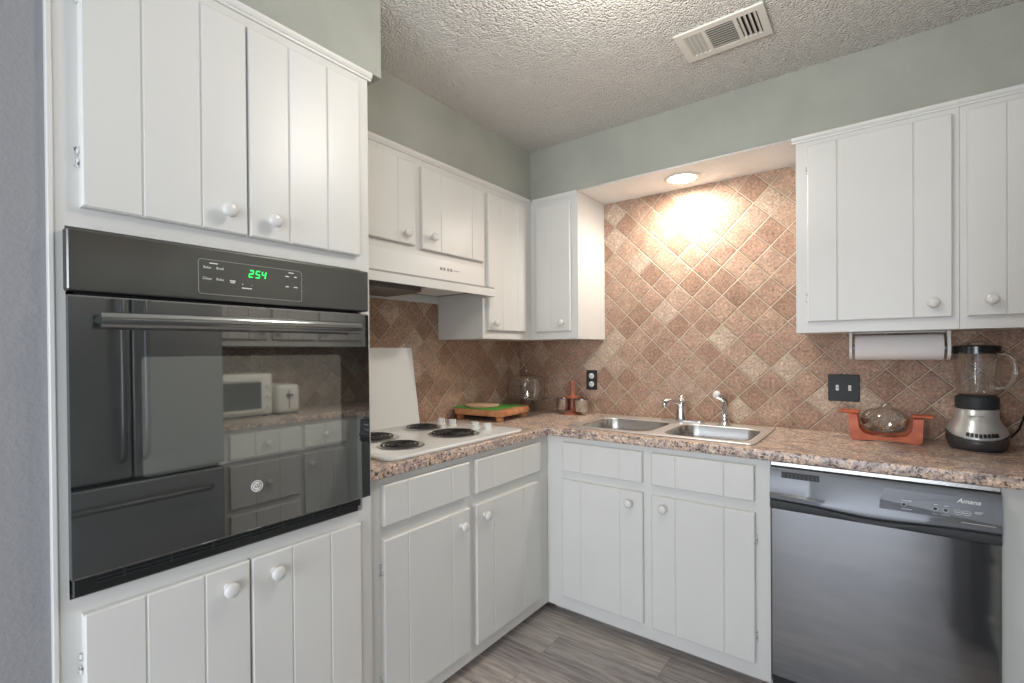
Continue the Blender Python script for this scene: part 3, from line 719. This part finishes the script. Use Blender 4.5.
cv = thing('ceiling_vent', 'cream metal air vent in the popcorn ceiling', 'vent', (1.47, -.757, CEIL-.01))
vx0, vx1, vy0, vy1 = 1.322, 1.618, -.850, -.657; zc = CEIL - .0005
holes = [rrect(1.350, 1.412, -.822, -.690, .003, 2), rrect(1.426, 1.516, -.822, -.690, .003, 2), rrect(1.530, 1.592, -.822, -.690, .003, 2)]
obj('vent_face', plate([rrect(vx0, vx1, vy0, vy1, .004, 2)] + holes, zc-.009, zc-.0005, .002), M_VENTW, cv)
obj('duct_shade_sheet', box(nb(), 1.345, 1.597, -.827, -.685, zc-.0009, zc), M_DARK, cv)  # thin dark sheet standing in for the shade inside the duct
for (a0, a1, s) in ((1.350, 1.412, -1), (1.530, 1.592, 1)):
    for k in range(4):
        x = a0 + (k+.5)*(a1-a0)/4; bm = nb()
        prism(bm, [(x-.006*s, -.822, zc-.001), (x-.004*s, -.822, zc-.001), (x+.006*s, -.822, zc-.012), (x+.004*s, -.822, zc-.012)], (0, .132, 0)); obj('louvre', bm, M_VENTW, cv)
for k in range(9):
    y = -.812 + k*.0135; bm = nb()
    prism(bm, [(1.426, y+.006, zc-.001), (1.426, y+.004, zc-.001), (1.426, y-.006, zc-.012), (1.426, y-.004, zc-.012)], (.090, 0, 0)); obj('louvre', bm, M_VENTW, cv)
# flush ceiling lamp in the middle of the kitchen (just above the picture)
cl = thing('ceiling_light', 'round white flush ceiling light in the middle of the kitchen', 'light', (1.41, -1.46, CEIL-.09))
obj('lamp_base', lathe(nb(), [(.165,0), (.165,.022), (.15,.024)], (1.41,-1.46,CEIL-.0245), (0,0,1), 40), M_VENTW, cl, smooth=50)
obj('lamp_shade', lathe(nb(), [(.002,-.085), (.05,-.082), (.10,-.068), (.14,-.040), (.155,-.012), (.155,0)], (1.41,-1.46,CEIL-.025), (0,0,1), 40), M_LAMPW, cl, smooth=60)

# ---------------------------------------------------------------- outlet and switches
ot = thing('power_outlet', 'black plated double power outlet with white sockets on the tiled wall', 'outlet', (.539, 0, 1.05))
obj('cover_plate', box(nb(), .503, .575, -.0065, -.0003, 1.052, 1.170, .002), M_PLATE, ot)
for z in (1.086, 1.135):
    bm = nb(); lathe(bm, [(.0170,0), (.0170,.002), (.0155,.003)], (.539, -.0062, z), (0,-1,0), 24); s_ = obj('socket', bm, M_SOCK, ot, smooth=40)
    bm = nb(); box(bm, .5320, .5338, -.0098, -.0090, z-.002, z+.007); box(bm, .5442, .5460, -.0098, -.0090, z-.001, z+.006); lathe(bm, [(.0022,0), (.0020,.0006)], (.539, -.0091, z-.008), (0,-1,0), 10)
    obj('slot', bm, M_MATT, s_)
sw = thing('light_switch', 'black double switch plate with two white toggles on the tiles', 'switch', (1.79, 0, 1.05))
obj('cover_plate', box(nb(), 1.733, 1.850, -.0070, -.0003, 1.052, 1.172, .0025), M_PLATE, sw)
for x in (1.768, 1.814):
    bm = nb(); box(bm, x-.0055, x+.0055, -.0085, -.0068, 1.100, 1.124); prism(bm, [(x-.004, -.0084, 1.105), (x-.004, -.0084, 1.120), (x-.004, -.0185, 1.124), (x-.004, -.0185, 1.116)], (.008, 0, 0)); obj('toggle', bm, M_SOCK, sw)
    for z in (1.086, 1.140):
        obj('screw', lathe(nb(), [(.0032,0), (.0028,.0012)], (x, -.0069, z), (0,-1,0), 12), M_MATT, sw)

# ---------------------------------------------------------------- paper towels under the cabinet
ph = thing('paper_towel_holder', 'white plastic holder fixed under the wall cabinet', 'holder', (1.975, -.16, 1.352))
for x, s in ((1.820, 1), (2.130, -1)):
    bm = nb()
    pts = [(x, -.195, 1.3515), (x, -.115, 1.3515)] + [(x, -.160 + .048*math.cos(q*PI/10), 1.288 - .046*math.sin(q*PI/10)) for q in range(11)]
    prism(bm, pts, (.010*s, 0, 0)); obj('bracket', bm, M_SOCK, ph)
obj('spindle', tube(nb(), [(1.826,-.16,1.288), (2.124,-.16,1.288)], .006, 12), M_SOCK, ph, smooth=40)
obj('mounting_bar', box(nb(), 1.826, 2.124, -.140, -.120, 1.347, 1.3515), M_SOCK, ph)
pr = thing('paper_towel_roll', 'white paper towel roll hanging under the wall cabinet', 'paper towels', (1.98, -.16, 1.24))
obj('paper', lathe(nb(), [(.020,0), (.0495,0), (.050,.002), (.050,.270), (.0495,.272), (.020,.272)], (1.839,-.16,1.290), (1,0,0), 48, cap=False), M_PAPER, pr, smooth=50)
obj('cardboard_core', lathe(nb(), [(.0185,-.001), (.0200,-.001), (.0200,.273), (.0185,.273)], (1.839,-.16,1.290), (1,0,0), 32, cap=False), M_CORE, pr, smooth=50)

# ---------------------------------------------------------------- chopping board with mat and round board
ang = math.radians(5); ctr = Vector((.176, -.508, 0)); cs_, sn_ = math.cos(ang), math.sin(ang)
def rot(pts, c=ctr): return [(c.x + x*cs_ - y*sn_, c.y + x*sn_ + y*cs_) for x, y in pts]
cb = thing('chopping_board', 'thick orange wooden chopping board on round feet, in the corner of the worktop', 'chopping board', (ctr.x, ctr.y, CT))
obj('board', plate([rot(rrect(-.165, .165, -.155, .155, .035))], .942, .975, .004), M_WOOD, cb, smooth=50)
for fx, fy in rot([(-.13,-.12), (.13,-.12), (.13,.12), (-.13,.12)]):
    obj('foot', lathe(nb(), [(.018,0), (.022,.006), (.022,.022), (.018,.0282)], (fx, fy, CT+.0003), (0,0,1), 24), M_WOOD, cb, smooth=50)
gm = obj('cutting_mat', plate([rot(rrect(-.170, .125, -.152, .140, .02))], .9753, .9785, .0005), M_GREEN)
tag(gm, 'thin bright green cutting mat lying on the wooden chopping board', 'cutting mat')
rb_ = obj('round_board', lathe(nb(), [(.088,0), (.095,.003), (.096,.010), (.092,.013)], (.135, -.545, .9788), (0,0,1), 48), M_WOODL, smooth=40)
tag(rb_, 'small round pale wooden board on top of the green mat', 'board')

# ---------------------------------------------------------------- glass cake stand and dome
cx_, cy_ = .158, -.150
cs2 = thing('cake_stand', 'pressed glass cake stand in the corner of the worktop', 'cake stand', (cx_, cy_, CT))
obj('pedestal', lathe(nb(), [(.060,.0003), (.062,.004), (.050,.012), (.022,.024), (.012,.036), (.017,.044), (.011,.054), (.015,.064), (.030,.078), (.040,.083)], (cx_, cy_, CT), (0,0,1), 32), M_GLASS2, cs2, smooth=60)
obj('plate', lathe(nb(), [(.0,0), (.125,0), (.134,-.006), (.136,.004), (.125,.006), (.0005,.005)], (cx_, cy_, CT+.0835), (0,0,1), 56, cap=False), M_GLASS2, cs2, smooth=40)
dm = thing('glass_dome', 'clear straight-sided glass dome with a ball knob, covering the cake stand', 'dome', (cx_, cy_, CT+.09))
bm = lathe(nb(), [(.121,0), (.121,.006), (.119,.008), (.119,.105), (.114,.122), (.098,.131), (.05,.136), (.010,.137)], (cx_, cy_, CT+.0898), (0,0,1), 56, cap=False)
obj('cover', bm, M_GLASS, dm, smooth=50)
obj('knob', lathe(nb(), [(.010,0), (.007,.008), (.013,.014), (.018,.024), (.014,.034), (.004,.038)], (cx_, cy_, CT+.2268), (0,0,1), 24), M_GLASS2, dm, smooth=60)

# ---------------------------------------------------------------- measuring cups on a turned stand
mx_, my_ = .474, -.125
ms = thing('measuring_cup_stand', 'reddish turned wooden stand holding steel measuring cups, below the power outlet', 'stand', (mx_, my_, CT))
obj('base', lathe(nb(), [(.056,.0003), (.054,.006), (.040,.012), (.020,.018), (.014,.030)], (mx_, my_, CT), (0,0,1), 36), M_WOODR, ms, smooth=50)
obj('post', lathe(nb(), [(.013,.030), (.012,.086), (.0125,.12), (.011,.180), (.013,.190), (.011,.197), (.004,.199)], (mx_, my_, CT), (0,0,1), 24), M_WOODR, ms, smooth=50)
obj('collar', lathe(nb(), [(.013,.089), (.036,.092), (.046,.097), (.044,.103), (.020,.109), (.0125,.118)], (mx_, my_, CT), (0,0,1), 36), M_WOODR, ms, smooth=50)
for (ax, ay, r_, lb) in ((-.062, .006, .043, 'largest steel measuring cup, on the corner side of its stand'), (.062, -.006, .042, 'steel measuring cup hanging on the sink side of the turned stand'),
                         (.004, .066, .030, 'small steel measuring cup at the back of the turned stand, against the wall')):
    cpn = thing('measuring_cup', lb, 'measuring cup', (mx_+ax, my_+ay, CT+.03), 'measuring cups on the turned stand')
    z0_ = .0195
    obj('cup', lathe(nb(), [(r_*.90, z0_), (r_*.98, z0_+.004), (r_, z0_+.068), (r_+.002, z0_+.070), (r_-.001, z0_+.069), (r_*.93, z0_+.006), (.001, z0_+.005)], (mx_+ax, my_+ay, CT), (0,0,1), 36), M_STEEL, cpn, smooth=50)
    dirv = Vector((-ax, -ay, 0)).normalized(); e0 = Vector((mx_+ax, my_+ay, CT+z0_+.068)) + dirv*(r_-.001); 
    obj('handle', tube(nb(), [e0, e0 + dirv*.010 + Vector((0,0,.010)), Vector((mx_, my_, CT+.100)) - dirv*.018], .0022, 8), M_STEEL, cpn)

# ---------------------------------------------------------------- wooden cradle with glass dish
rk = thing('dish_cradle', 'terracotta coloured wooden cradle on the worktop, below the light switch', 'cradle', (1.93, -.12, CT))
def cradle_side(y):
    o_ = [(1.826,.9143), (1.850,.9143)]
    low = [(1.87,.9175), (1.90,.9205), (1.935,.9215), (1.97,.9205), (2.00,.9175)]
    o_ = [(1.832,.9143), (1.862,.9175), (1.90,.9215), (1.935,.9225), (1.97,.9215), (2.005,.9175), (2.035,.9143), (2.046,.9200), (2.050,.945), (2.052,1.012), (2.022,1.012), (2.018,.965), (2.003,.945), (1.970,.937), (1.935,.935), (1.90,.937), (1.868,.945), (1.852,.965), (1.846,1.018), (1.816,1.018), (1.820,.945), (1.824,.9200)]
    return prism(nb(), [(x, y, z) for x, z in o_], (0, .014, 0))
for y in (-.205, -.075): obj('side_rail', cradle_side(y), M_TERRA, rk)
for x0_, x1_ in ((1.820, 1.842), (2.026, 2.048)): obj('end_bar', box(nb(), x0_, x1_, -.1905, -.0755, .955, 1.005, .002), M_TERRA, rk)
for x0_, x1_ in ((1.785, 1.852), (2.018, 2.085)):
    obj('grip', box(nb(), x0_, x1_, -.165, -.115, 1.0185 if x0_ < 1.9 else 1.0125, 1.030 if x0_ < 1.9 else 1.024, .003), M_TERRA, rk)
gd = thing('glass_dish', 'round clear glass dish with lid resting in the terracotta cradle', 'dish', (1.935, -.135, .945))
obj('bowl', lathe(nb(), [(.030,0), (.052,.006), (.070,.022), (.079,.045), (.082,.058), (.079,.058), (.068,.026), (.050,.010), (.001,.006)], (1.935, -.130, .9430), (0,0,1), 48, cap=False, sy=.66), M_GLASS2, gd, smooth=60)
obj('lid', lathe(nb(), [(.081,.0), (.076,.014), (.060,.030), (.040,.040), (.014,.045), (.010,.050), (.016,.058), (.010,.064), (.001,.065)], (1.935, -.130, 1.0015), (0,0,1), 48, cap=False, sy=.66), M_GLASS, gd, smooth=60)

# ---------------------------------------------------------------- blender
bx0, by0 = 2.203, -.165
bl = thing('blender', 'silver and black blender with a glass jug, on the worktop under the wall cabinet', 'blender', (bx0, by0, CT))
def eb(rx, ry, zf, n=48):
    """ring with height a function of angle (front = -y)"""
    return [(bx0 + rx*math.cos(2*PI*k/n), by0 + ry*math.sin(2*PI*k/n), zf(2*PI*k/n)) for k in range(n)]
wave = lambda a: .976 + .026*math.sin(a)
bm = nb(); loft(bm, [eb(.070,.078, lambda a: CT+.0004), eb(.078,.086, lambda a: CT+.008), eb(.086,.093, lambda a: .5*(CT+.008)+.5*wave(a)), eb(.086,.092, wave), eb(.080,.086, lambda a: wave(a)+.004)])
obj('lower_base', bm, M_DARKG, bl, smooth=50, label='black lower base')
bm = nb(); loft(bm, [eb(.079,.085, lambda a: wave(a)+.002), eb(.084,.091, lambda a: wave(a)+.008), eb(.080,.086, lambda a: wave(a)*.5+.5*1.016), eb(.068,.072, lambda a: 1.014 + .006*math.sin(a)), eb(.060,.062, lambda a: 1.03), eb(.0595,.0605, lambda a: 1.060), eb(.056,.057, lambda a: 1.063)])
sh = obj('motor_housing', bm, M_SILV, bl, smooth=50, label='silver motor housing')
bm = nb()
for k in range(8):
    a = -PI/2 + (k-3.0)*.135; rr = .0845
    c0 = Vector((bx0 + rr*math.cos(a), by0 + .0905*math.sin(a), .9725 + .005*abs(math.sin((k-3)*.25)))); nrm = Vector((math.cos(a), math.sin(a), .45)).normalized(); tt = Vector((-math.sin(a), math.cos(a), 0)); uu = nrm.cross(tt)
    q = [c0 + tt*sx_*.0040 + uu*sz_*.0065 for sx_, sz_ in ((-1,-1),(1,-1),(1,1),(-1,1))]
    prism(bm, [p_ - nrm*.004 for p_ in q], nrm*.0055)
obj('push_button_row', bm, M_MATT, sh)
bm = nb()
for k in range(7): box(bm, 2.170 + k*.0065, 2.1745 + k*.0065, by0-.0618, by0-.0600, 1.036, 1.041)
obj('lettering', bm, M_DIMPR, sh)
obj('jar_collar', lathe(nb(), [(.052,.0), (.060,.002), (.0605,.040), (.055,.046), (.050,.047)], (bx0, by0, 1.0635), (0,0,1), 48), M_PLATE, bl, smooth=40, label='black ribbed jar collar')
bm = nb(); rings = []
for r, z in ((.046,1.111), (.050,1.113), (.053,1.125), (.056,1.16), (.061,1.22), (.064,1.262), (.065,1.270)):
    n = 64; rings.append([(bx0 + (r + .0018*math.cos(8*2*PI*k/n))*math.cos(2*PI*k/n), by0 + (r + .0018*math.cos(8*2*PI*k/n))*math.sin(2*PI*k/n), z) for k in range(n)])
loft(bm, rings, True, False)
jr = obj('glass_jar', bm, M_GLASS2, bl, smooth=60, label='clear fluted glass jar')
hdv = Vector((.82, -.57, 0)).normalized(); o3 = Vector((bx0, by0, 0))
hp = [(.060,1.252), (.075,1.262), (.092,1.258), (.104,1.245), (.109,1.225), (.109,1.185), (.104,1.165), (.092,1.148), (.075,1.140), (.056,1.138)]
obj('jar_handle', tube(nb(), [o3 + hdv*r + Vector((0,0,z)) for r, z in hp], .0085, 14), M_GLASS2, jr, smooth=60)
ld = obj('lid', lathe(nb(), [(.060,0), (.0655,.001), (.0655,.020), (.067,.021), (.067,.026), (.060,.031), (.030,.032)], (bx0, by0, 1.2635), (0,0,1), 48), M_BLACK, bl, smooth=40, label='black lid')
obj('filler_cap', lathe(nb(), [(.026,0), (.025,.010), (.018,.013), (.001,.013)], (bx0, by0, 1.296), (0,0,1), 32, cap=False), M_GLASS2, ld, smooth=50)
obj('power_cord', tube(nb(), [(2.275,-.135,.952), (2.300,-.115,.958), (2.325,-.085,.985), (2.345,-.045,1.030), (2.358,-.018,1.075), (2.362,-.010,1.11)], .0035, 8), M_MATT, bl, smooth=50)

# ---------------------------------------------------------------- opposite side (mirrored in the oven door)
fr = thing('refrigerator', 'dark stainless french door refrigerator, mirrored in the oven door', 'refrigerator', (2.5, -1.92, 0))
obj('cabinet_body', box(nb(), 2.235, 2.865, -2.290, -1.508, .02, 1.76, .004), M_MATT, fr)
for y0_, y1_, hy in ((-2.290, -1.900, -1.940), (-1.894, -1.508, -1.854)):
    d_ = obj('door', box(nb(), 2.165, 2.232, y0_, y1_, .735, 1.75, .012, 3), M_FRIDGE, fr, smooth=40)
    obj('handle', tube(nb(), [(2.166,hy,.82), (2.125,hy,.85), (2.115,hy,1.0), (2.112,hy,1.2), (2.115,hy,1.45), (2.125,hy,1.60), (2.166,hy,1.63)], .012, 12), M_FRIDGEH, d_, smooth=50)
d_ = obj('freezer_drawer', box(nb(), 2.165, 2.232, -2.290, -1.508, .06, .715, .012, 3), M_FRIDGE, fr, smooth=40)
obj('handle', tube(nb(), [(2.166,-2.24,.625), (2.125,-2.21,.628), (2.112,-1.92,.630), (2.125,-1.60,.628), (2.166,-1.57,.625)], .012, 12), M_FRIDGEH, d_, smooth=50)
to = thing('toaster_oven', 'white toaster oven on the opposite worktop, seen mirrored in the oven glass', 'toaster oven', (2.6, -1.22, CT))
obj('housing', box(nb(), 2.485, 2.79, -1.47, -1.095, CT+.012, 1.180, .012, 3), M_APPW, to, smooth=40)
dq = obj('door', box(nb(), 2.472, 2.4845, -1.46, -1.15, .945, 1.160, .003), M_APPW, to)
obj('door_glass', box(nb(), 2.4695, 2.4718, -1.44, -1.17, .965, 1.128, .001), M_DKGLASS, dq)
obj('handle', tube(nb(), [(2.4715,-1.44,1.142), (2.455,-1.43,1.144), (2.455,-1.19,1.144), (2.4715,-1.18,1.142)], .005, 10), M_APPW, dq, smooth=50)
for z in (.98, 1.04, 1.10): obj('dial', lathe(nb(), [(.014,0), (.012,.012)], (2.4848, -1.122, z), (-1,0,0), 20), M_SOCK, to, smooth=40)
for x in (2.51, 2.76):
    for y in (-1.44, -1.13): obj('foot', lathe(nb(), [(.010,0), (.010,.0125)], (x, y, CT+.0002), (0,0,1), 12), M_MATT, to)
ts = thing('toaster', 'white two-slot toaster beside the toaster oven on the opposite worktop', 'toaster', (2.55, -.93, CT))
obj('housing', box(nb(), 2.46, 2.73, -1.075, -.925, CT+.008, 1.105, .025, 4), M_APPW, ts, smooth=50)
obj('base', box(nb(), 2.47, 2.72, -1.065, -.935, CT+.0003, CT+.0075), M_MATT, ts)
obj('lever', box(nb(), 2.442, 2.4595, -1.018, -.982, 1.03, 1.045, .002), M_MATT, ts)
obj('lever_slot', box(nb(), 2.4585, 2.4599, -1.003, -.997, .95, 1.07), M_MATT, ts)
